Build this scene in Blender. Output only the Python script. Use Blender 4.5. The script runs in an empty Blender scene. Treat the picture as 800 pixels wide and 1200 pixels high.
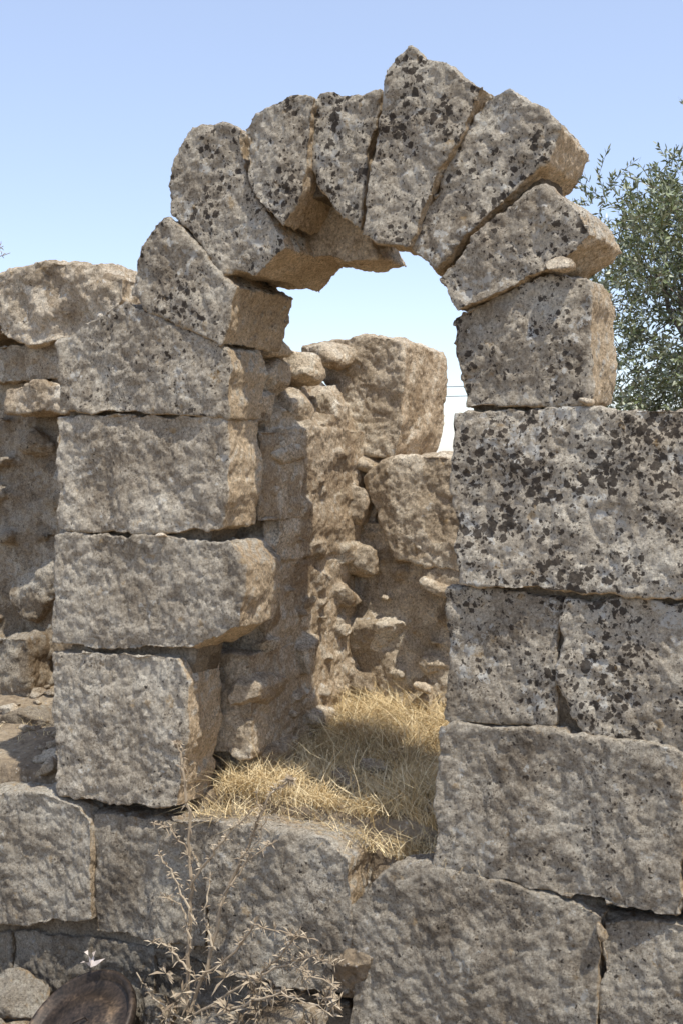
import bpy, bmesh, math, random
from mathutils import Vector, Matrix, noise
random.seed(7)
scn=bpy.context.scene
scn.view_settings.view_transform='Standard'; scn.view_settings.look='None'; scn.view_settings.exposure=0
# ---------------------------------------------------------------- survey frame
CAM=Vector((0,0,2.2)); F=1400.0; PITCH=math.radians(2.45); TH=math.radians(28)
fw=Vector((0,math.cos(PITCH),-math.sin(PITCH))); upv=Vector((0,math.sin(PITCH),math.cos(PITCH)))
O=Vector((0,5,0)); R=Vector((math.cos(TH),-math.sin(TH),0)); N=Vector((math.sin(TH),math.cos(TH),0))
def W(u,v,z): return O+R*u+N*v+Vector((0,0,z))
def meas(px,py,v=0.0):
    """surveyed outline point -> metric facade coordinates (u along wall, z height) on the plane v"""
    d=Vector(((px-400)/F,0,0))+fw+upv*((600-py)/F)
    t=(v-(CAM-O).dot(N))/d.dot(N)
    p=CAM+d*t
    return (p-O).dot(R), p.z
# ---------------------------------------------------------------- node helpers
def newmat(name):
    m=bpy.data.materials.new(name); m.use_nodes=True
    nt=m.node_tree; nt.nodes.clear()
    out=nt.nodes.new('ShaderNodeOutputMaterial'); b=nt.nodes.new('ShaderNodeBsdfPrincipled')
    nt.links.new(b.outputs[0],out.inputs[0]); b.inputs['Roughness'].default_value=.92
    b.inputs['Specular IOR Level'].default_value=.15
    return m,nt,b
def setin(nt,sock,val):
    if isinstance(val,bpy.types.NodeSocket): nt.links.new(val,sock)
    elif val is not None: sock.default_value=val
def math_(nt,op,a,b=None,c=None,clamp=False):
    n=nt.nodes.new('ShaderNodeMath'); n.operation=op; n.use_clamp=clamp
    setin(nt,n.inputs[0],a); setin(nt,n.inputs[1],b); setin(nt,n.inputs[2],c); return n.outputs[0]
def vmath(nt,op,a,b=None):
    n=nt.nodes.new('ShaderNodeVectorMath'); n.operation=op
    setin(nt,n.inputs[0],a); setin(nt,n.inputs[1],b)
    return n.outputs['Value'] if op in('DOT_PRODUCT','LENGTH') else n.outputs[0]
def noise_(nt,vec,scale,detail=4,rough=.5,dist=0,col=False):
    n=nt.nodes.new('ShaderNodeTexNoise'); setin(nt,n.inputs['Vector'],vec)
    n.inputs['Scale'].default_value=scale; n.inputs['Detail'].default_value=detail
    n.inputs['Roughness'].default_value=rough; n.inputs['Distortion'].default_value=dist
    return n.outputs['Color'] if col else n.outputs['Fac']
def vor(nt,vec,scale,out='Distance',feature='F1'):
    n=nt.nodes.new('ShaderNodeTexVoronoi'); n.feature=feature; setin(nt,n.inputs['Vector'],vec); n.inputs['Scale'].default_value=scale
    return n.outputs[out]
def maprange(nt,v,a,b,c=0.,d=1.,smooth=True):
    n=nt.nodes.new('ShaderNodeMapRange'); n.interpolation_type='SMOOTHSTEP' if smooth else 'LINEAR'
    setin(nt,n.inputs[0],v); setin(nt,n.inputs[1],a); setin(nt,n.inputs[2],b); n.inputs[3].default_value=c; n.inputs[4].default_value=d
    return n.outputs[0]
def ramp(nt,fac,stops):
    n=nt.nodes.new('ShaderNodeValToRGB'); setin(nt,n.inputs[0],fac); cr=n.color_ramp
    while len(cr.elements)<len(stops): cr.elements.new(.5)
    for e,(p,c) in zip(cr.elements,stops): e.position=p; e.color=(*c,1)
    return n.outputs[0]
def mix(nt,f,a,b,mode='MIX'):
    n=nt.nodes.new('ShaderNodeMix'); n.data_type='RGBA'; n.blend_type=mode
    setin(nt,n.inputs[0],f)
    for i,x in ((6,a),(7,b)):
        if isinstance(x,tuple): x=(*x,1)
        setin(nt,n.inputs[i],x)
    return n.outputs[2]
def bump(nt,b,h,dist,strength=1.0,prev=None):
    n=nt.nodes.new('ShaderNodeBump'); n.inputs['Strength'].default_value=strength; n.inputs['Distance'].default_value=dist
    setin(nt,n.inputs['Height'],h)
    if prev is not None: nt.links.new(prev,n.inputs['Normal'])
    return n.outputs[0]
def objattr(nt,name):
    n=nt.nodes.new('ShaderNodeAttribute'); n.attribute_type='OBJECT'; n.attribute_name=name; return n.outputs['Fac']
def coords(nt,randomize=True):
    tc=nt.nodes.new('ShaderNodeTexCoord'); v=tc.outputs['Object']
    if randomize:
        oi=nt.nodes.new('ShaderNodeObjectInfo'); r=math_(nt,'MULTIPLY',oi.outputs['Random'],37.0)
        cx=nt.nodes.new('ShaderNodeCombineXYZ')
        for i in range(3): nt.links.new(r,cx.inputs[i])
        v=vmath(nt,'ADD',v,cx.outputs[0])
    return v
# ---------------------------------------------------------------- stone material
def stone_mat(name,base,clean,rubble=False):
    m,nt,b=newmat(name); P=coords(nt)
    lich=objattr(nt,'lichen'); tone=objattr(nt,'tone')
    geo=nt.nodes.new('ShaderNodeNewGeometry'); nrm=geo.outputs['Normal']
    wob=vmath(nt,'SUBTRACT',noise_(nt,P,14,5,.7,col=True),(.5,.5,.5))
    n=nt.nodes.new('ShaderNodeVectorMath'); n.operation='SCALE'; nt.links.new(wob,n.inputs[0]); n.inputs['Scale'].default_value=.07
    PW=vmath(nt,'ADD',P,n.outputs[0])
    big=noise_(nt,P,2.6,5,.6); med=noise_(nt,P,16,7,.75); fine=noise_(nt,P,85,5,.8)
    f=math_(nt,'ADD',math_(nt,'MULTIPLY',big,.55),math_(nt,'MULTIPLY',med,.45))
    c=ramp(nt,f,[(.38,base[0]),(.49,base[1]),(.61,base[2])])
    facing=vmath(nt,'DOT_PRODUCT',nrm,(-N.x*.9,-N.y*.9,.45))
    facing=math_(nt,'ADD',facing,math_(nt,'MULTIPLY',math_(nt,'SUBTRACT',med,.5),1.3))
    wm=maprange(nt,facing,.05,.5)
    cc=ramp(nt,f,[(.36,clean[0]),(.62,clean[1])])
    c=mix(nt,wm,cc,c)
    if rubble:
        cell=vor(nt,PW,6.5,'Color'); c=mix(nt,1.0,c,ramp(nt,cell,[(.1,(.68,.63,.57)),(.5,(1,.98,.95)),(.9,(1.18,1.2,1.22))]),'MULTIPLY')
    c=mix(nt,1.0,c,ramp(nt,fine,[(.33,(.42,.40,.37)),(.47,(.93,.92,.91)),(.55,(1.1,1.1,1.1)),(.66,(1.5,1.5,1.46))]),'MULTIPLY')
    # pale crust of lichen
    wn=noise_(nt,vmath(nt,'ADD',P,(2,5,8)),21,6,.7); wcl=noise_(nt,P,5.5,3,.6)
    wthr=math_(nt,'SUBTRACT',.76,math_(nt,'MULTIPLY',maprange(nt,wcl,.35,.65),math_(nt,'ADD',math_(nt,'MULTIPLY',lich,.12),.15)))
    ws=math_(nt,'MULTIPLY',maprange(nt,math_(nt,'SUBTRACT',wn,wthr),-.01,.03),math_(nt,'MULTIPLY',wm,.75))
    c=mix(nt,ws,c,(.66,.64,.58))
    # small black flecks and larger black lichen blotches
    dcl=noise_(nt,vmath(nt,'ADD',P,(3.1,7.7,1.3)),4.2,4,.65)
    dv=vor(nt,vmath(nt,'ADD',PW,(5.3,2.1,9.4)),24)
    dr=math_(nt,'MULTIPLY',maprange(nt,dcl,.38,.60,.10,.50),lich)
    ds=maprange(nt,math_(nt,'SUBTRACT',dr,dv),-.04,.04)
    dv2=vor(nt,vmath(nt,'ADD',PW,(1.3,8.1,4.4)),50); dr2=math_(nt,'MULTIPLY',maprange(nt,dcl,.34,.6,.12,.44),math_(nt,'ADD',math_(nt,'MULTIPLY',lich,.85),.04))
    ds2=maprange(nt,math_(nt,'SUBTRACT',dr2,dv2),-.05,.06)
    dn=noise_(nt,vmath(nt,'ADD',P,(7,1,3)),34,5,.7)
    ds3=math_(nt,'MULTIPLY',maprange(nt,dn,.64,.70),.5)
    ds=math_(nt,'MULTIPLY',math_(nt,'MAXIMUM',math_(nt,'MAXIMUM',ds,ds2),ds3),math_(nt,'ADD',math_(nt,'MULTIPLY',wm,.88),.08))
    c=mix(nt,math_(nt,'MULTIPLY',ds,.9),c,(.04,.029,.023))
    on=noise_(nt,vmath(nt,'ADD',P,(9,2,4)),13,5,.6)
    c=mix(nt,math_(nt,'MULTIPLY',maprange(nt,on,.63,.70),math_(nt,'MULTIPLY',wm,.4)),c,(.46,.29,.11))
    pv=vor(nt,PW,80); pn=noise_(nt,P,7,2,.5)
    pore=maprange(nt,math_(nt,'SUBTRACT',maprange(nt,pn,.42,.68,.08,.36),pv),-.04,.1)
    c=mix(nt,math_(nt,'MULTIPLY',pore,.5),c,(.10,.075,.052))
    tn=nt.nodes.new('ShaderNodeVectorMath'); tn.operation='SCALE'; nt.links.new(c,tn.inputs[0]); nt.links.new(tone,tn.inputs['Scale'])
    nt.links.new(tn.outputs[0],b.inputs['Base Color'])
    h=math_(nt,'ADD',noise_(nt,P,26,9,.74),math_(nt,'MULTIPLY',pore,-.25))
    b1=bump(nt,b,h,.038,.9)
    b2=bump(nt,b,fine,.008,.85,b1)
    nt.links.new(b2,b.inputs['Normal'])
    return m
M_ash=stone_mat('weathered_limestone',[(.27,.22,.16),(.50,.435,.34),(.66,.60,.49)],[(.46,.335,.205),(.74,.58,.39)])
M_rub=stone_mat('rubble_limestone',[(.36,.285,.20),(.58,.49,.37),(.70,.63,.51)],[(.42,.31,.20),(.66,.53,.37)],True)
# ---------------------------------------------------------------- object helpers
def empty(name,loc):
    e=bpy.data.objects.new(name,None); e.empty_display_size=.2; e.location=loc; scn.collection.objects.link(e); return e
def link(o,parent=None):
    scn.collection.objects.link(o)
    if parent:
        o.parent=parent; o.matrix_parent_inverse=Matrix.Translation(-Vector(parent.location))
    return o
def tex(name,size,typ='CLOUDS',depth=3,hard=False):
    t=bpy.data.textures.new(name,typ); t.noise_scale=size
    if typ=='CLOUDS':
        t.noise_depth=depth
        if hard: t.noise_type='HARD_NOISE'
    return t
T_big=tex('t_big',.26,depth=1); T_mid=tex('t_mid',.075,depth=4,hard=True); T_small=tex('t_small',.026,depth=3)
def roughen(o,voxel,smooth=7,a=.05,bm=.022,c=.010):
    m=o.modifiers.new('remesh','REMESH'); m.mode='VOXEL'; m.voxel_size=voxel; m.use_smooth_shade=True
    s=o.modifiers.new('smooth','SMOOTH'); s.factor=.5; s.iterations=smooth
    for t,st,ml in ((T_big,a,.5),(T_mid,bm,.42),(T_small,c,.5)):
        if st:
            d=o.modifiers.new('disp','DISPLACE'); d.texture=t; d.texture_coords='GLOBAL'; d.strength=st; d.mid_level=ml
def prism(bm,pts,v0,v1,taper=0.0,jit=.011,step=.07,fj=.010,grow=0.0):
    """pts = (u,z) list"""
    cu=sum(p[0] for p in pts)/len(pts); cz=sum(p[1] for p in pts)/len(pts)
    if grow:
        q=[]
        for u,z in pts:
            l=math.hypot(u-cu,z-cz); q.append((u+(u-cu)/l*grow,z+(z-cz)/l*grow))
        pts=q
    out=[]
    for i,p in enumerate(pts):
        q=pts[(i+1)%len(pts)]; L=math.hypot(q[0]-p[0],q[1]-p[1]); k=max(1,int(L/step))
        for j in range(k):
            t=j/k; out.append((p[0]+(q[0]-p[0])*t+random.uniform(-jit,jit),p[1]+(q[1]-p[1])*t+random.uniform(-jit,jit)))
    f=[bm.verts.new(W(u,v0+random.uniform(-fj,fj),z)) for u,z in out]
    g=[bm.verts.new(W(u+(cu-u)*taper,v1+random.uniform(-fj,fj),z+(cz-z)*taper)) for u,z in out]
    n=len(out); bm.faces.new(f); bm.faces.new(g[::-1])
    for i in range(n): bm.faces.new((f[i],g[i],g[(i+1)%n],f[(i+1)%n]))
def finish(name,bm,mat,parent,lichen=.5,tone=1.0):
    bmesh.ops.recalc_face_normals(bm,faces=bm.faces)
    me=bpy.data.meshes.new(name); bm.to_mesh(me); bm.free(); me.materials.append(mat)
    o=bpy.data.objects.new(name,me); o['lichen']=float(lichen); o['tone']=float(tone)
    link(o,parent); return o
def stone(name,px,parent,v0=0.0,depth=.32,lichen=.5,tone=1.0,mat=None,voxel=.0095,a=.045,b=.026,taper=0.02,smooth=4,plane=None,grow=.006):
    bm=bmesh.new(); pts=[meas(x,y,v0 if plane is None else plane) for x,y in px]
    prism(bm,pts,v0,v0+depth,taper,grow=grow)
    o=finish(name,bm,mat or M_ash,parent,lichen,tone); roughen(o,voxel,smooth,a,b); return o
def rock(bm,c,r,n=22,seed=None):
    """angular hull rock added to bmesh; c world pos, r (ru,rv,rz)"""
    vs=[]
    ax=random.gauss(0,.25); rot=Matrix.Rotation(ax,3,'Y')
    for i in range(n):
        d=Vector((random.gauss(0,1),random.gauss(0,1),random.gauss(0,1))).normalized()
        m=max(abs(d.x),abs(d.y),abs(d.z)); d=d*(.40+.60/m*.72)
        q=rot@Vector((d.x*r[0],d.y*r[1],d.z*r[2]))
        vs.append(bm.verts.new(c+R*q.x+N*q.y+Vector((0,0,q.z))))
    h=bmesh.ops.convex_hull(bm,input=vs)
    dele=[g for g in h['geom_interior'] if isinstance(g,bmesh.types.BMVert)]
    if dele: bmesh.ops.delete(bm,geom=dele,context='VERTS')
# ---------------------------------------------------------------- archway
arch=empty('ruined_stone_archway',W(0,.2,.6))
S=lambda n,p,**k: stone(n,p,arch,**k)
VS=lambda n,p,**k: stone(n,p,arch,grow=-.001,**k)
S('pier_block_1',[(62,763),(204,769),(222,800),(216,880),(206,948),(140,944),(66,934),(60,850)],depth=.30,lichen=.36,tone=1.02)
S('pier_block_2',[(64,626),(180,630),(268,634),(284,660),(282,735),(226,760),(140,762),(60,756)],depth=.34,lichen=.2,tone=.98,v0=.0)
S('pier_block_3',[(66,486),(180,487),(264,491),(268,560),(262,622),(160,624),(68,619)],depth=.30,lichen=.25,tone=1.08,v0=.01)
S('pier_block_4',[(68,402),(100,378),(147,352),(215,386),(262,406),(272,430),(266,488),(68,482)],depth=.32,lichen=.55,tone=1.0)
VS('voussoir_1',[(150,346),(160,300),(182,258),(198,252),(262,322),(276,332),(262,404),(215,386)],depth=.50,lichen=.7,tone=.94,v0=-.01)
VS('voussoir_2',[(196,216),(208,175),(228,146),(262,141),(282,152),(290,212),(318,255),(338,290),(300,325),(262,319),(200,252)],depth=.58,lichen=.72,tone=.96,v0=.015)
VS('voussoir_3',[(282,152),(298,126),(345,111),(370,109),(362,150),(358,195),(348,235),(330,262),(312,248),(290,212)],depth=.55,lichen=.84,tone=.98,v0=-.02)
VS('voussoir_4',[(371,108),(445,105),(438,150),(428,205),(424,268),(396,250),(362,196),(362,150)],depth=.5,lichen=.86,tone=.96,v0=.02)
VS('voussoir_5',[(452,100),(466,66),(480,56),(520,74),(565,99),(540,150),(512,205),(482,288),(455,290),(426,276),(430,205),(440,150)],depth=.46,lichen=.84,tone=.98,v0=-.04)
VS('voussoir_6',[(539,155),(572,108),(598,101),(635,124),(654,150),(644,190),(606,218),(560,264),(506,320),(478,290),(487,256),(516,206)],depth=.48,lichen=.78,tone=1.03,v0=.0)
VS('voussoir_7',[(510,328),(562,272),(608,226),(634,216),(680,246),(696,272),(668,306),(600,336),(534,364)],depth=.46,lichen=.66,tone=1.05,v0=-.045)
S('voussoir_8',[(335,250),(365,215),(400,215),(430,262),(444,304),(405,308),(360,300)],depth=.32,lichen=.1,tone=1.15,v0=.28,mat=M_rub)
S('pier_block_5',[(532,370),(600,338),(640,322),(690,326),(694,400),(690,471),(620,474),(546,478),(536,430)],depth=.36,lichen=.72,tone=1.0,v0=.0)
S('pier_block_6',[(533,484),(620,480),(720,481),(860,482),(862,700),(790,704),(690,694),(541,686),(530,590)],depth=.42,lichen=.97,tone=1.08,v0=-.01)
S('pier_block_7',[(521,689),(590,692),(655,700),(648,780),(650,851),(590,849),(519,845),(524,760)],depth=.4,lichen=.68,tone=.96,v0=.02)
S('pier_block_8',[(661,704),(760,706),(862,712),(862,886),(760,880),(692,868),(672,840),(654,800)],depth=.4,lichen=.86,tone=1.02,v0=.01)
S('pier_block_9',[(516,850),(600,854),(720,866),(796,880),(800,960),(796,1076),(770,1074),(640,1046),(508,1014),(511,920)],depth=.42,lichen=.36,tone=.9,v0=-.02)
def block(name,u0,u1,v0,v1,z0,z1,parent,mat,lichen=.2,tone=1.0,a=.05,b=.03,voxel=.01,smooth=4):
    bm=bmesh.new(); prism(bm,[(u0,z0),(u1,z0),(u1,z1),(u0,z1)],v0,v1,0.02,jit=.012)
    o=finish(name,bm,mat,parent,lichen,tone); roughen(o,voxel,smooth,a,b); return o
def zat(py,px,v): return meas(px,py,v)[1]
block('reveal_block_1',-1.1,-.62,.36,.78,zat(612,310,.33),zat(503,310,.33),arch,M_rub,.15,1.0)
block('reveal_block_2',-1.1,-.66,.33,.80,zat(885,260,.33),zat(764,260,.33),arch,M_rub,.2,1.0)
# bottom course
S('base_block_1',[(-160,930),(-60,932),(40,930),(88,945),(104,965),(104,1080),(0,1086),(-160,1080)],depth=.34,lichen=.3,tone=.86,v0=-.02)
S('base_block_2',[(108,952),(170,960),(236,966),(242,1040),(240,1112),(112,1092)],depth=.34,lichen=.25,tone=.8,v0=.02)
S('base_block_3',[(200,958),(300,970),(380,985),(406,1010),(412,1090),(406,1170),(330,1158),(246,1136),(240,1040)],depth=.36,lichen=.35,tone=.88,v0=-.03)
S('base_block_4',[(414,1062),(436,1030),(470,1014),(510,1018),(640,1048),(704,1074),(702,1150),(696,1270),(520,1270),(410,1235)],depth=.38,lichen=.3,tone=.82,v0=-.03)
S('base_block_5',[(708,1082),(780,1080),(880,1096),(880,1300),(708,1270),(702,1160)],depth=.38,lichen=.35,tone=.86,v0=.0)
S('base_block_6',[(884,1000),(1060,1030),(1060,1330),(884,1300)],depth=.38,lichen=.4,tone=.85,v0=.0)
S('base_block_7',[(804,900),(862,890),(960,900),(960,1100),(884,1094),(804,1082)],depth=.38,lichen=.4,tone=.9,v0=.02)
S('base_block_8',[(-160,1090),(10,1092),(14,1200),(-160,1200)],depth=.3,lichen=.2,tone=.6,v0=.03)  # this and the next two blocks: shadow put into a darker tone
S('base_block_9',[(16,1090),(110,1098),(180,1112),(178,1210),(16,1206)],depth=.3,lichen=.2,tone=.55,v0=.03)
S('base_block_10',[(184,1112),(300,1152),(408,1178),(406,1280),(184,1260)],depth=.3,lichen=.2,tone=.55,v0=.04)
bm=bmesh.new()
for poly in ([(78,400),(150,372),(255,410),(250,620),(200,930),(80,925),(78,700)],
             [(548,372),(678,340),(680,480),(850,490),(850,870),(780,890),(780,1060),(525,1000),(545,700),(550,480)],
             [(-120,950),(200,975),(395,1010),(395,1160),(250,1290),(-120,1260)],[(430,1060),(520,1030),(860,1100),(860,1290),(430,1280)]):
    prism(bm,[meas(x,y,.05) for x,y in poly],.06,.28)
o=finish('dark_mortar_backing',bm,M_rub,arch,0,.5); roughen(o,.015,3,.02,.02)  # mortar core toned dark as a shaded backing behind the joints
bm=bmesh.new()
ring=[(172,345),(200,270),(225,200),(262,170),(320,140),(400,125),(480,110),(560,130),(620,170),(640,240),(650,310),(560,345),(535,330),(500,290),(440,260),(380,225),(330,235),(300,270),(260,320),(250,380)]
prism(bm,[meas(x,y,.06) for x,y in ring],.09,.36,0)
o=finish('dark_arch_backing',bm,M_rub,arch,0,.35); roughen(o,.015,2,.0,.01)  # unseen core added behind the voussoirs: blocks sky, darkens their joints
def chip(name,px,py,v,r,parent,tone=1.4,lichen=0,mat=None):
    u,z=meas(px,py,v); bm=bmesh.new(); rock(bm,W(u,v,z),r,18)
    o=finish(name,bm,mat or M_rub,parent,lichen,tone); roughen(o,.006,2,.01,.008,.003); return o
chip('wedge_chip_1',656,310,-.03,(.08,.06,.042),arch,1.3)
chip('wedge_chip_2',686,471,.0,(.04,.05,.02),arch,1.2)
chip('wedge_chip_3',628,857,-.0,(.07,.03,.012),arch,1.2)
chip('wedge_chip_4',190,627,.0,(.05,.03,.012),arch,1.2)
chip('wedge_chip_5',704,1092,-.03,(.03,.04,.05),arch,1.0)
chip('wedge_chip_6',660,860,.02,(.04,.03,.03),arch,1.0)
# ---------------------------------------------------------------- rubble chamber wall
rw=empty('rubble_wall',W(-.4,1.8,.7))
def rubble_face(bm,p0,p1,z0,z1,out,sizes,count,proud=.02):
    """random rubble bedded in a wall face running p0->p1 (u,v); out = outward (u,v)"""
    L=math.hypot(p1[0]-p0[0],p1[1]-p0[1]); placed=[]
    for s in sizes:
        tries=0
        while tries<count:
            tries+=1
            x=random.uniform(0,L); z=random.uniform(z0,z1); a=s*random.uniform(.8,1.5); h=s*random.uniform(.5,.85)
            if any(abs(x-X)<(a+A)*.9 and abs(z-Z)<(h+H)*.9 for X,Z,A,H in placed): continue
            placed.append((x,z,a,h)); t=x/L; dd=proud*random.uniform(-.8,1.2)-.06
            u=p0[0]+(p1[0]-p0[0])*t+out[0]*dd; v=p0[1]+(p1[1]-p0[1])*t+out[1]*dd
            ru=a if out[0]==0 else .095+s*.18; rv=a if out[1]==0 else .095+s*.18
            rock(bm,W(u,v,z),(ru,rv,h),18)
bm=bmesh.new()
prism(bm,[(-1.2,.45),(-.68,.45),(-.68,2.40),(-.8,2.60),(-1.2,2.6)],.5,1.75,0,fj=.01)
prism(bm,[(-1.2,1.7),(-.64,1.7),(-.64,2.36),(-1.2,2.42)],.56,1.5,0,fj=.01)
rubble_face(bm,(-.66,.45),(-.66,1.65),.62,2.45,(1,0),(.19,.13,.08,.045),500)
o=finish('side_wall_rubble',bm,M_rub,rw,.12,1.0); roughen(o,.010,2,.04,.022,.014)
bm=bmesh.new()
prism(bm,[(-1.2,.5),(2.6,.5),(2.6,1.9),(1.0,2.0),(.35,2.12),(-.3,2.2),(-1.2,2.2)],1.55,2.15,0,fj=.01)
prism(bm,[(-1.2,.5),(2.6,.5),(2.6,1.5),(.5,1.66),(-.2,1.85),(-1.2,1.9)],1.44,2.15,0,fj=.02)
rubble_face(bm,(-.75,1.52),(1.7,1.52),1.6,2.2,(0,-1),(.18,.12,.07),300)
rubble_face(bm,(-.75,1.42),(1.7,1.42),.75,1.8,(0,-1),(.21,.14,.085,.05),500)
o=finish('rear_wall_rubble',bm,M_rub,rw,.1,1.02); roughen(o,.011,2,.04,.022,.014)
B=lambda n,p,v,d,**k: stone(n,p,rw,v0=v,depth=d,mat=M_rub,**k)
B('top_boulder',[(366,410),(400,398),(440,396),(466,404),(470,450),(468,505),(455,534),(428,528),(404,500),(385,455),(362,430)],1.46,.6,lichen=.15,tone=1.15,a=.07,b=.025,smooth=5,grow=.02)
B('ledge_boulder',[(428,562),(450,543),(490,537),(548,540),(590,600),(570,666),(500,662),(465,652),(446,612)],1.38,.55,lichen=.15,tone=1.15,a=.07,b=.025,smooth=5,grow=.02)
def rb(name,px,py,v,r,tone=1.1,lich=.1):
    u,z=meas(px,py,v); bm=bmesh.new(); rock(bm,W(u,v,z),r,26)
    o=finish(name,bm,M_rub,rw,lich,tone); roughen(o,.009,3,.03,.02,.010); return o
rb('rubble_stone_1',345,432,.95,(.19,.17,.11),1.15)
rb('rubble_stone_2',312,440,.65,(.14,.16,.14),1.1)
rb('rubble_stone_3',380,478,1.2,(.15,.15,.15),1.1)
rb('rubble_stone_4',388,522,1.3,(.15,.14,.12),1.05)
rb('rubble_stone_5',338,480,.85,(.14,.14,.13),1.05)
rb('rubble_stone_6',362,590,.98,(.06,.08,.10),1.2)
rb('rubble_stone_7',345,650,.92,(.12,.14,.09),1.0)
rb('rubble_stone_8',318,410,.65,(.12,.14,.07),1.15)
rb('rubble_stone_9',385,415,1.4,(.18,.2,.09),1.1)
rb('rubble_stone_10',495,806,1.33,(.07,.05,.032),1.2)
rb('rubble_stone_11',425,655,1.42,(.15,.12,.14),1.0)
rb('rubble_stone_12',408,590,1.40,(.17,.14,.15),1.05)
rb('rubble_stone_13',520,690,1.40,(.17,.12,.05),1.2)
rb('rubble_stone_14',430,545,1.55,(.22,.2,.10),1.05)
rb('rubble_stone_15',470,552,1.8,(.20,.2,.055),1.05)
rb('rubble_stone_16',300,470,.5,(.09,.14,.15),1.05)
rb('rubble_stone_17',358,455,1.3,(.18,.2,.13),1.1)
# ---------------------------------------------------------------- far left wall
lw=empty('ruined_wall',W(-3,1.5,.7))
bm=bmesh.new()
prism(bm,[(-5.2,.4),(-2.25,.4),(-2.25,2.75),(-3.0,2.85),(-5.2,2.7)],1.40,1.9,0,fj=.01)
rubble_face(bm,(-4.4,1.36),(-2.3,1.36),.7,2.75,(0,-1),(.28,.18,.10,.05),300,.03)
o=finish('wall_rubble',bm,M_rub,lw,.25,.66); roughen(o,.013,2,.07,.035,.018)  # wall face toned below its caps, standing in for the shade on it
LWs=lambda n,p,v,d,**k: stone(n,p,lw,v0=v,depth=d,mat=M_rub,voxel=.012,**k)
LWs('cap_boulder',[(0,322),(55,309),(110,314),(140,328),(138,352),(120,378),(90,392),(40,400),(4,392),(-8,350)],1.22,.5,lichen=.3,tone=1.02,a=.12,b=.035,smooth=6,grow=.03)
LWs('cap_boulder_2',[(-140,330),(-60,318),(-12,322),(-6,392),(-60,410),(-140,405)],1.25,.5,lichen=.3,tone=1.0,a=.12,b=.035,smooth=6)
LWs('wall_block_1',[(-10,402),(40,404),(88,396),(110,440),(60,446),(-10,448)],1.3,.4,lichen=.2,tone=.8,a=.1,b=.035)
LWs('wall_block_2',[(5,455),(40,448),(85,456),(85,482),(10,484)],1.15,.4,lichen=.2,tone=1.05,a=.1,b=.035)
LWs('wall_block_3',[(-60,742),(30,750),(34,830),(-60,835)],1.18,.4,lichen=.2,tone=.6,a=.1,b=.035)
LWs('fallen_slab_1',[(-40,850),(20,838),(70,850),(74,884),(20,896),(-40,890)],.75,.4,lichen=.3,tone=.55,a=.08,b=.035)  # both slabs added, the shade of this corner put into their dark tone
LWs('fallen_slab_2',[(-60,892),(10,898),(60,902),(64,935),(-60,935)],.35,.3,lichen=.3,tone=.55,a=.08,b=.035)
# ---------------------------------------------------------------- ground
def sm(a,b,x):
    t=min(1,max(0,(x-a)/(b-a))); return t*t*(3-2*t)
def gz(u,v):
    back=.60+.135*max(0,min(v,1.8)); 
    w=.18+.03*noise.noise(Vector((u*3,0,1)))
    fr=-.50+.10*sm(-.2,1.4,-v)
    z=fr+(back-fr)*sm(w-.05,w+.05,v)
    p=Vector((u,v,0))
    near=math.exp(-(u*u+v*v)/60)
    z+=.035*noise.noise(p*2.3)+.018*noise.noise(p*7)+.008*noise.noise(p*19)
    r=math.hypot(u,v); z-=14*sm(14,160,r); z+=(1-near)*.35*noise.noise(p*.13)
    return z
def axis(lo,hi,st):
    a=[]; x=lo
    while x<hi: a.append(x); x+=st
    l=[];d=st;x=lo
    while x>-2500: d*=1.22; x-=d; l.append(x)
    r=[];d=st;x=hi
    while x<2500: r.append(x); d*=1.22; x+=d
    return l[::-1]+a+r
us=axis(-3.2,2.2,.03); vs_=axis(-1.0,2.0,.025)
verts=[W(u,v,gz(u,v)) for v in vs_ for u in us]; nu=len(us)
faces=[(j*nu+i,j*nu+i+1,(j+1)*nu+i+1,(j+1)*nu+i) for j in range(len(vs_)-1) for i in range(nu-1)]
me=bpy.data.meshes.new('ground'); me.from_pydata(verts,[],faces); me.polygons.foreach_set('use_smooth',[True]*len(faces))
m,nt,b=newmat('dry_earth'); P=coords(nt,False)
n1=noise_(nt,P,1.7,6,.6); n2=noise_(nt,P,22,8,.75); n3=noise_(nt,P,140,3,.7)
c=ramp(nt,n1,[(.35,(.24,.18,.12)),(.5,(.34,.265,.18)),(.65,(.42,.34,.24))])
c=mix(nt,1.0,c,ramp(nt,n2,[(.3,(.5,.48,.45)),(.5,(1,1,1)),(.7,(1.4,1.38,1.3))]),'MULTIPLY')
pd=vor(nt,P,38)
c=mix(nt,math_(nt,'MULTIPLY',maprange(nt,pd,.30,.22),maprange(nt,n2,.5,.56)),c,(.46,.41,.34))
nt.links.new(c,b.inputs['Base Color'])
nt.links.new(bump(nt,b,n3,.006,.7,bump(nt,b,math_(nt,'SUBTRACT',n2,math_(nt,'MULTIPLY',pd,.5)),.03,.9)),b.inputs['Normal'])
me.materials.append(m); M_dirt=m
ground=bpy.data.objects.new('ground',me); link(ground)
bm=bmesh.new()
for i in range(400):
    if random.random()<.5: u=random.uniform(-2.6,1.3); v=random.uniform(-.75,.0)
    else: u=random.uniform(-2.8,1.3); v=random.uniform(.15,1.5)
    if v>0 and -.7<u<.9 and random.random()<.4: continue
    s=random.choice([.012,.02,.03,.045,.07])*random.uniform(.7,1.3)
    rock(bm,W(u,v,gz(u,v)+s*.25),(s*1.2,s,s*.7),14)
o=finish('loose_rubble',bm,M_rub,None,.1,.85); roughen(o,.008,2,.0,.016,.005)
bm=bmesh.new()
u0,z0=meas(428,1040,.08); rock(bm,W(u0,.16,z0-.12),(.17,.16,.19),24)
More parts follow.
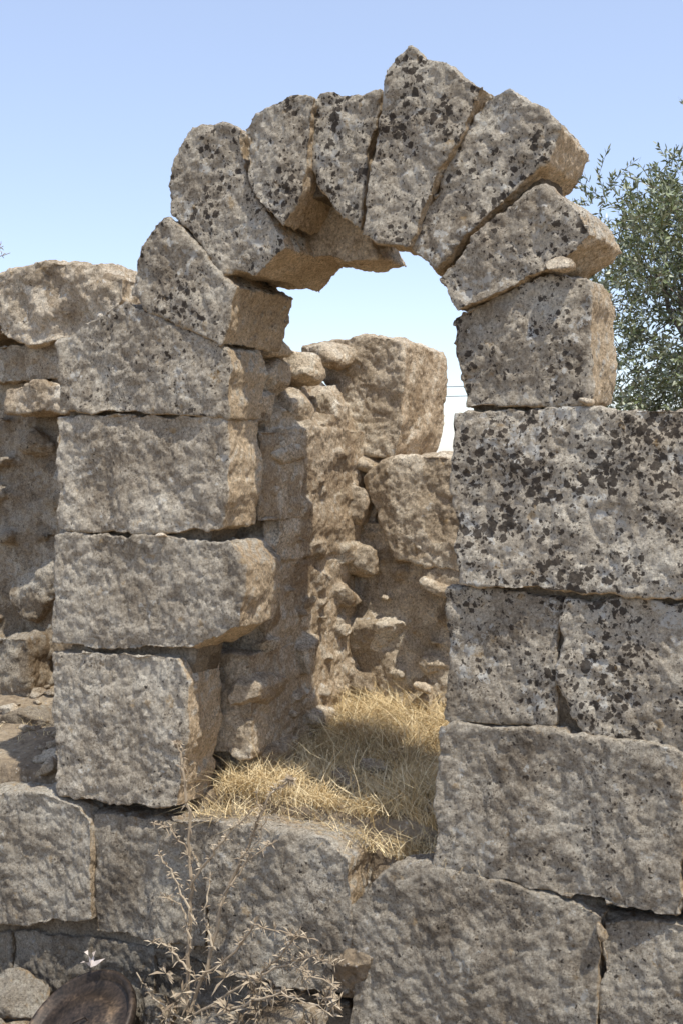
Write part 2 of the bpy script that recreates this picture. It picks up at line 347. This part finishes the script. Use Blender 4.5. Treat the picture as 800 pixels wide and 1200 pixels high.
rock(bm,W(u0-.02,.02,z0-.32),(.12,.12,.2),24); rock(bm,W(u0+.1,.25,z0-.02),(.2,.16,.1),24)
o=finish('earth_spill',bm,M_dirt,None); roughen(o,.01,8,.05,.04,.012)
def lone(name,px,py,v,r,tone,mat=M_rub,lich=.2):
    u,z=meas(px,py,v); bm=bmesh.new(); rock(bm,W(u,v,z),r,24)
    o=finish(name,bm,mat,None,lich,tone); roughen(o,.007,4,.02,.03,.008); return o
lone('fallen_stone',492,980,.30,(.09,.085,.085),1.05,M_ash)
lone('fallen_stone',45,912,.3,(.10,.1,.05),.9)
lone('fallen_stone',10,928,.25,(.14,.12,.05),1.1)
lone('fallen_stone',295,962,.16,(.06,.05,.03),1.2)
lone('fallen_stone',345,1200,-.2,(.18,.14,.12),.7)
lone('fallen_stone',255,1215,-.2,(.16,.12,.12),.6)
lone('fallen_stone',180,1195,-.12,(.14,.12,.14),.55,M_ash)
lone('fallen_stone',20,1170,-.12,(.20,.14,.16),.65,M_ash)
lone('fallen_stone',0,1230,-.3,(.22,.16,.12),.65,M_ash)
# ---------------------------------------------------------------- dry grass
def straw(name,c1,c2,tr=0):
    m,nt,b=newmat(name)
    g=nt.nodes.new('ShaderNodeNewGeometry')
    nt.links.new(mix(nt,g.outputs['Random Per Island'],c1,c2),b.inputs['Base Color'])
    b.inputs['Roughness'].default_value=.6
    return m
M_straw=straw('dry_straw',(.44,.30,.13),(.90,.76,.48))
V=[];Fc=[]
def blade(base,h,lean,wd,droop):
    side=Vector((-lean.y,lean.x,0)); 
    if side.length<1e-4: side=Vector((1,0,0))
    side.normalize(); a=random.uniform(0,6.28); side=(side*math.cos(a)+Vector((lean.x,lean.y,0)).normalized()*math.sin(a) if lean.length>1e-3 else side)
    i=len(V); K=4; kink=Vector((random.gauss(0,.12),random.gauss(0,.12),0))*h
    for k in range(K):
        t=k/K; p=base+Vector((0,0,1))*h*(t-droop*t*t*t)+lean*h*(t*t*1.2+.2*t)+kink*math.sin(t*5); w=wd*(1-t*.75)
        V.append(p-side*w); V.append(p+side*w)
    p=base+Vector((0,0,1))*h*(1-droop)+lean*h*1.4; V.append(p)
    for k in range(K-1): Fc.append((i+2*k,i+2*k+1,i+2*k+3,i+2*k+2))
    Fc.append((i+2*K-2,i+2*K-1,i+2*K))
def tuft(u,v,n,h,spread,lean=None):
    la=random.uniform(0,6.28); lm=random.uniform(0,.8)
    for _ in range(n):
        uu=u+random.gauss(0,spread); vv=max(.10,v+random.gauss(0,spread)) if v>0 else v+random.gauss(0,spread)
        a=random.uniform(0,6.28); l=random.uniform(.1,.9)
        blade(W(uu,vv,max(gz(uu,vv),.52 if v>0 else -9)-.01),h*random.uniform(.3,1.25),Vector((math.cos(a)*l+math.cos(la)*lm,math.sin(a)*l+math.sin(la)*lm,0)),random.uniform(.0013,.0034),random.uniform(0,.75))
for i in range(1350):
    u=random.uniform(-.70,1.0); v=random.uniform(.12,1.40)
    nn=noise.noise(Vector((u*2.6,v*2.6,4)))
    h=.085+.08*max(0,nn+.4)+.04*random.random()+(.09 if (v>.9 and u<.1) else 0)
    if v<.24 and u>-.05 and random.random()<.6: continue
    if nn<-.3 and random.random()<.5: continue
    tuft(u,v,random.randint(10,36),h,.028)
for i in range(60):
    tuft(random.uniform(-.78,-.56),random.uniform(.06,.40),16,.17,.02)
for i in range(90):   # tall seed stems
    u=random.uniform(-.6,.9); v=random.uniform(.25,1.4)
    for _ in range(2): blade(W(u,v,gz(u,v)),random.uniform(.2,.34),Vector((random.gauss(0,.3),random.gauss(0,.3),0)),.0017,.1)
for i in range(30): tuft(random.uniform(-3,-1.7),random.uniform(.4,1.2),8,.06,.03)
me=bpy.data.meshes.new('dry_grass'); me.from_pydata(V,[],Fc); me.materials.append(M_straw)
link(bpy.data.objects.new('dry_grass',me))
# ---------------------------------------------------------------- tubes
def tube(bm,pts,r0,r1,sides=6):
    rings=[];n=len(pts)
    for k,p in enumerate(pts):
        d=(pts[min(k+1,n-1)]-pts[max(k-1,0)]).normalized(); a=d.orthogonal().normalized(); b_=d.cross(a)
        r=r0+(r1-r0)*k/(n-1)
        rings.append([bm.verts.new(p+a*r*math.cos(t*2*math.pi/sides)+b_*r*math.sin(t*2*math.pi/sides)) for t in range(sides)])
    for k in range(n-1):
        for t in range(sides):
            bm.faces.new((rings[k][t],rings[k][(t+1)%sides],rings[k+1][(t+1)%sides],rings[k+1][t]))
    bm.faces.new(rings[-1]); bm.faces.new(rings[0][::-1])
def spikes(bm,p,d,n,L,w):
    for _ in range(n):
        a=Vector((random.gauss(0,1),random.gauss(0,1),random.gauss(0,1)+.2)).normalized(); a=(a+d*.5).normalized()
        s=a.orthogonal().normalized()*w; l=L*random.uniform(.5,1.2); mid=p+a*l*.5+s*random.uniform(-.5,.5)
        v=[bm.verts.new(p),bm.verts.new(mid+s*1.2),bm.verts.new(p+a*l+Vector((0,0,-l*.2))),bm.verts.new(mid-s*1.2)]
        bm.faces.new(v)
M_thistle=straw('dry_thistle_stalk',(.22,.165,.11),(.50,.41,.29))
bmT=bmesh.new()
def stalk(pp,r0,r1,vv,leaf=6,L=.036):
    pts=[]
    for (x,y),v in zip(pp,vv):
        u,z=meas(x,y,v); pts.append(W(u,v,z))
    fine=[]
    for i in range(len(pts)-1):
        for k in range(6):
            t=k/6; fine.append(pts[i].lerp(pts[i+1],t)+Vector([random.gauss(0,.004) for _ in range(3)]))
    fine.append(pts[-1]); tube(bmT,fine,r0,r1,6)
    for i,p in enumerate(fine):
        if random.random()<.65: spikes(bmT,p,Vector((0,0,.5)),leaf,L,.0024)
    return pts[-1]
def stalk2(pp,r0,r1,v0,v1,**k):
    n=len(pp); return stalk(pp,r0,r1,[v0+(v1-v0)*i/(n-1) for i in range(n)],**k)
stalk2([(222,1260),(220,1120),(224,1040),(222,960),(214,905),(208,872)],.011,.004,-.2,-.12)
stalk2([(224,1185),(250,1110),(262,1050),(296,980),(318,930),(340,914)],.009,.004,-.2,-.1)
stalk2([(228,1080),(205,1030),(186,1000)],.006,.003,-.2,-.25)
stalk2([(222,1040),(250,1000),(270,975),(296,950)],.006,.003,-.18,-.3)
stalk2([(262,1050),(290,1010),(325,985)],.005,.003,-.2,-.12)
stalk2([(222,1000),(200,970),(180,965)],.005,.003,-.18,-.22)
stalk2([(296,980),(305,950),(300,925)],.004,.002,-.15,-.2)
stalk2([(280,1010),(300,990),(318,950)],.004,.002,-.15,-.2)
stalk2([(224,1140),(200,1110),(178,1105)],.006,.003,-.2,-.3)
stalk2([(224,1100),(212,1060),(190,1050)],.005,.003,-.2,-.15)
stalk2([(226,1150),(262,1130),(300,1085),(360,1100)],.006,.003,-.2,-.3,leaf=9,L=.05)
stalk2([(228,1190),(290,1150),(340,1130),(396,1160)],.007,.003,-.2,-.3,leaf=10,L=.05)
stalk2([(228,1200),(280,1180),(330,1165),(380,1185)],.007,.003,-.2,-.35,leaf=10,L=.05)
stalk2([(300,1148),(330,1120),(345,1098)],.005,.003,-.22,-.3,leaf=9,L=.05)
stalk2([(340,1130),(368,1120),(392,1132)],.005,.003,-.25,-.3,leaf=9,L=.05)
stalk2([(250,1110),(240,1070),(246,1030)],.005,.003,-.2,-.12)
stalk2([(222,1200),(180,1170),(160,1140)],.005,.003,-.2,-.25)
for (x,y) in ((340,914),(208,872)):
    u,z=meas(x,y,-.1); p=W(u,-.1,z); rock(bmT,p,(.02,.02,.018),20); spikes(bmT,p,Vector((0,0,0)),70,.036,.002)
for _ in range(40):
    x=random.uniform(190,400); y=random.uniform(1140,1215); u,z=meas(x,y,-.25); spikes(bmT,W(u,-.25,z),Vector((0,0,.4)),10,.07,.005)
me=bpy.data.meshes.new('dry_thistle'); bmT.to_mesh(me); bmT.free(); me.materials.append(M_thistle)
link(bpy.data.objects.new('dry_thistle',me))
bmT=bmesh.new()
stalk2([(-30,330),(-12,300),(4,288)],.005,.002,1.4,1.4,leaf=4,L=.05); stalk2([(-30,330),(-20,305),(12,296)],.005,.002,1.45,1.4,leaf=4,L=.05)
me=bpy.data.meshes.new('dry_shrub'); bmT.to_mesh(me); bmT.free(); me.materials.append(M_thistle); link(bpy.data.objects.new('dry_shrub',me))
# ---------------------------------------------------------------- rusty round metal lid lying tilted at lower left
m,nt,b=newmat('rusted_metal'); P=coords(nt,False)
n1=noise_(nt,P,9,7,.7); n2=noise_(nt,P,70,4,.7)
nt.links.new(mix(nt,1.0,ramp(nt,n1,[(.38,(.025,.019,.015)),(.54,(.06,.042,.03)),(.68,(.16,.11,.07))]),ramp(nt,n2,[(.35,(.6,.6,.6)),(.65,(1.3,1.3,1.3))]),'MULTIPLY'),b.inputs['Base Color'])
b.inputs['Roughness'].default_value=.55; b.inputs['Metallic'].default_value=.3; b.inputs['Specular IOR Level'].default_value=.4
nt.links.new(bump(nt,b,n1,.006,.6),b.inputs['Normal'])
lid=empty('rusty_metal_lid',(0,0,0))
uL,zL=meas(92,1204,-.36); lid.location=W(uL,-.36,zL)
bm=bmesh.new(); SEG=64
prof=[(0,.004),(.10,.003),(.16,.0),(.165,-.012),(.235,-.018),(.250,-.012),(.262,.020),(.276,.022),(.286,.012),(.282,-.02),(.24,-.034),(.0,-.026)]
rings=[]
for r,z in prof:
    if r==0: rings.append([bm.verts.new((0,0,z))])
    else: rings.append([bm.verts.new((r*math.cos(t*2*math.pi/SEG),r*math.sin(t*2*math.pi/SEG),z+.004*noise.noise(Vector((r*9*math.cos(t*2*math.pi/SEG),r*9*math.sin(t*2*math.pi/SEG),0))))) for t in range(SEG)])
for a_,b_ in zip(rings,rings[1:]):
    for t in range(SEG):
        q=(t+1)%SEG
        if len(a_)==1: bm.faces.new((a_[0],b_[t],b_[q]))
        elif len(b_)==1: bm.faces.new((a_[t],b_[0],a_[q]))
        else: bm.faces.new((a_[t],b_[t],b_[q],a_[q]))
bmesh.ops.recalc_face_normals(bm,faces=bm.faces)
me=bpy.data.meshes.new('dished_plate'); bm.to_mesh(me); bm.free(); me.materials.append(m); me.polygons.foreach_set('use_smooth',[True]*len(me.polygons))
pl=bpy.data.objects.new('dished_plate',me); scn.collection.objects.link(pl); pl.parent=lid
bm=bmesh.new(); tube(bm,[Vector((-.05,0,.0)),Vector((-.045,0,.03)),Vector((0,0,.038)),Vector((.045,0,.03)),Vector((.05,0,.0))],.006,.006,8)
me=bpy.data.meshes.new('handle'); bm.to_mesh(me); bm.free(); me.materials.append(m)
pl=bpy.data.objects.new('handle',me); scn.collection.objects.link(pl); pl.parent=lid
lid.rotation_euler=(math.radians(20),math.radians(-30),math.radians(10))
m2,nt,b=newmat('pale_dry_leaf'); b.inputs['Base Color'].default_value=(.60,.52,.46,1)
bm=bmesh.new(); u,z=meas(106,1132,-.18); c0=W(u,-.18,z)
for a,Lf in ((.5,.08),(1.5,.06),(2.3,.07),(3.0,.05)):
    d=(R*math.cos(a)+Vector((0,0,1))*math.sin(a)-N*random.uniform(-.4,.4)).normalized(); s=d.cross(N).normalized()*.013+N*.006
    p=[bm.verts.new(c0-s*.6),bm.verts.new(c0+s*.6)]
    for k in (1,2,3):
        t=k/3; q=[bm.verts.new(c0+d*Lf*t-s*(1.1-t)+N*.012*math.sin(t*4)),bm.verts.new(c0+d*Lf*t+s*(1.1-t)+N*.02*t)]
        bm.faces.new((p[0],p[1],q[1],q[0])); p=q
me=bpy.data.meshes.new('dead_leaf'); bm.to_mesh(me); bm.free(); me.materials.append(m2); link(bpy.data.objects.new('dead_leaf',me))
# ---------------------------------------------------------------- olive tree
tree=empty('olive_tree',Vector((3.9,11,.4)))
m,nt,b=newmat('olive_bark'); P=coords(nt,False); n1=noise_(nt,P,12,6,.7)
nt.links.new(ramp(nt,n1,[(.35,(.08,.065,.05)),(.65,(.24,.20,.16))]),b.inputs['Base Color']); nt.links.new(bump(nt,b,n1,.03),b.inputs['Normal'])
M_bark=m
m,nt,b=newmat('olive_leaf'); g=nt.nodes.new('ShaderNodeNewGeometry')
up_=mix(nt,g.outputs['Random Per Island'],(.075,.095,.032),(.20,.23,.095))
nt.links.new(mix(nt,g.outputs['Backfacing'],up_,(.29,.31,.20)),b.inputs['Base Color']); b.inputs['Roughness'].default_value=.42; b.inputs['Specular IOR Level'].default_value=.45
M_leaf=m
tb=Vector((3.9,11,-.1)); cc=Vector((3.80,11,3.30)); rad3=Vector((1.8,1.6,2.1))
bm=bmesh.new()
t1=[tb,tb+Vector((.05,0,.7)),tb+Vector((-.08,.05,1.3)),tb+Vector((.02,0,1.8))]; tube(bm,t1,.2,.13,10)
LV=[];LF=[]
def leaf(p,d,L,w):
    s=d.cross(Vector((random.gauss(0,1),random.gauss(0,1),random.gauss(0,1)))).normalized()*w; i=len(LV)
    LV.extend([p,p+d*L*.45+s,p+d*L,p+d*L*.45-s]); LF.append((i,i+1,i+2,i+3))
tips=[]
for k in range(11):
    a=k*2.4; el=random.uniform(.2,1.3); d=Vector((math.cos(a)*math.cos(el),math.sin(a)*math.cos(el),math.sin(el)))
    pts=[t1[-1].copy()]
    tgt=cc+Vector((d.x*rad3.x,d.y*rad3.y,(d.z-.35)*rad3.z*1.1))*.75
    for s_ in range(6): pts.append(t1[-1].lerp(tgt,(s_+1)/6)+Vector([random.gauss(0,.06) for _ in range(3)]))
    tube(bm,pts,.06,.012,6)
    for q in pts[2:]:
        for _ in range(3):
            e=q+Vector([random.gauss(0,.3) for _ in range(3)]); tube(bm,[q,q.lerp(e,.5)+Vector((0,0,.04)),e],.010,.004,4); tips.append(e)
clumps=[]
for i in range(560):
    while True:
        d=Vector((random.uniform(-1,1),random.uniform(-1,1),random.uniform(-1,1)))
        if .3<d.length<1: break
    r=1+.30*noise.noise(d*2.3)
    if noise.noise(d*3.1+Vector((4,4,4)))<-.25: continue
    clumps.append(cc+Vector((d.x*rad3.x*r,d.y*rad3.y*r,d.z*rad3.z*r)))
clumps+=tips[::2]
for cl in clumps:
    for t in range(8):
        p=cl+Vector([random.gauss(0,.10) for _ in range(3)]); d=(p-cc).normalized()*.6+Vector([random.gauss(0,.5) for _ in range(3)])+Vector((0,0,.15)); d.normalize()
        L=random.uniform(.16,.36); pts=[p+d*L*k/4+Vector((0,0,-.10*L*(k/4)**2)) for k in range(5)]
        tube(bm,[pts[0],pts[2],pts[4]],.003,.0015,3)
        for j in range(18):
            f=j/17*4; k=min(3,int(f)); q=pts[k].lerp(pts[k+1],f-k)
            dd=(d*.7+Vector([random.gauss(0,.6) for _ in range(3)])).normalized(); leaf(q,dd,random.uniform(.05,.085),random.uniform(.008,.013))
me=bpy.data.meshes.new('trunk_and_limbs'); bm.to_mesh(me); bm.free(); me.materials.append(M_bark); link(bpy.data.objects.new('trunk_and_limbs',me),tree)
me=bpy.data.meshes.new('foliage'); me.from_pydata(LV,[],LF); me.materials.append(M_leaf); link(bpy.data.objects.new('foliage',me),tree)
# ---------------------------------------------------------------- power lines
m,nt,b=newmat('black_cable'); b.inputs['Base Color'].default_value=(.05,.05,.055,1)
for z0,z1,name in ((3.55,3.95,'power_line'),(3.33,3.75,'power_line')):
    bm=bmesh.new(); a=Vector((-14,26,z0+.9)); e=Vector((18,26,z1+1.2))
    pts=[a.lerp(e,t/24)+Vector((0,0,-1.0*4*(t/24)*(1-t/24))) for t in range(25)]
    tube(bm,pts,.007,.007,6)
    me=bpy.data.meshes.new(name); bm.to_mesh(me); bm.free(); me.materials.append(m); link(bpy.data.objects.new(name,me))
for x,zt in ((-14,4.9),(18,5.6)):
    bm=bmesh.new(); tube(bm,[Vector((x,26.1,-2)),Vector((x,26.1,zt))],.13,.09,12); tube(bm,[Vector((x-.5,26.1,zt-.3)),Vector((x+.5,26.1,zt-.3))],.05,.05,8)
    me=bpy.data.meshes.new('utility_pole'); bm.to_mesh(me); bm.free(); me.materials.append(M_bark); link(bpy.data.objects.new('utility_pole',me))
# ---------------------------------------------------------------- light
front=.50; h=(R*1.0-N*front).normalized(); EL=math.radians(66)
sd=Vector((h.x*math.cos(EL),h.y*math.cos(EL),math.sin(EL)))
L=bpy.data.lights.new('sun','SUN'); L.energy=5.0; L.angle=math.radians(.53); L.color=(1,.96,.88)
lo=bpy.data.objects.new('sun',L); lo.rotation_euler=sd.to_track_quat('Z','Y').to_euler(); lo.location=(5,-3,10); scn.collection.objects.link(lo)
w=bpy.data.worlds.new('World'); scn.world=w; w.use_nodes=True; nt=w.node_tree
sky=nt.nodes.new('ShaderNodeTexSky'); sky.sky_type='NISHITA'; sky.sun_disc=False; sky.sun_elevation=EL
sky.sun_rotation=math.atan2(sd.x,sd.y); sky.air_density=1.0; sky.dust_density=.5; sky.ozone_density=1.5
sky_lift=nt.nodes.new('ShaderNodeVectorMath'); sky_lift.operation='MULTIPLY_ADD'   # even pale lift added over the clear-sky model, brightens sky and ambient
nt.links.new(sky.outputs[0],sky_lift.inputs[0]); sky_lift.inputs[1].default_value=(1.0,.95,1.0); sky_lift.inputs[2].default_value=(1.75,1.98,2.4)
bg=nt.nodes['Background']; bg.inputs['Strength'].default_value=.15; nt.links.new(sky_lift.outputs[0],bg.inputs[0])
# ---------------------------------------------------------------- camera
cd=bpy.data.cameras.new('camera'); cd.sensor_fit='HORIZONTAL'; cd.sensor_width=36; cd.lens=36*F/800; cd.clip_end=6000; cd.clip_start=.05
co=bpy.data.objects.new('camera',cd); co.location=CAM; co.rotation_euler=(math.pi/2-PITCH,0,0); scn.collection.objects.link(co); scn.camera=co
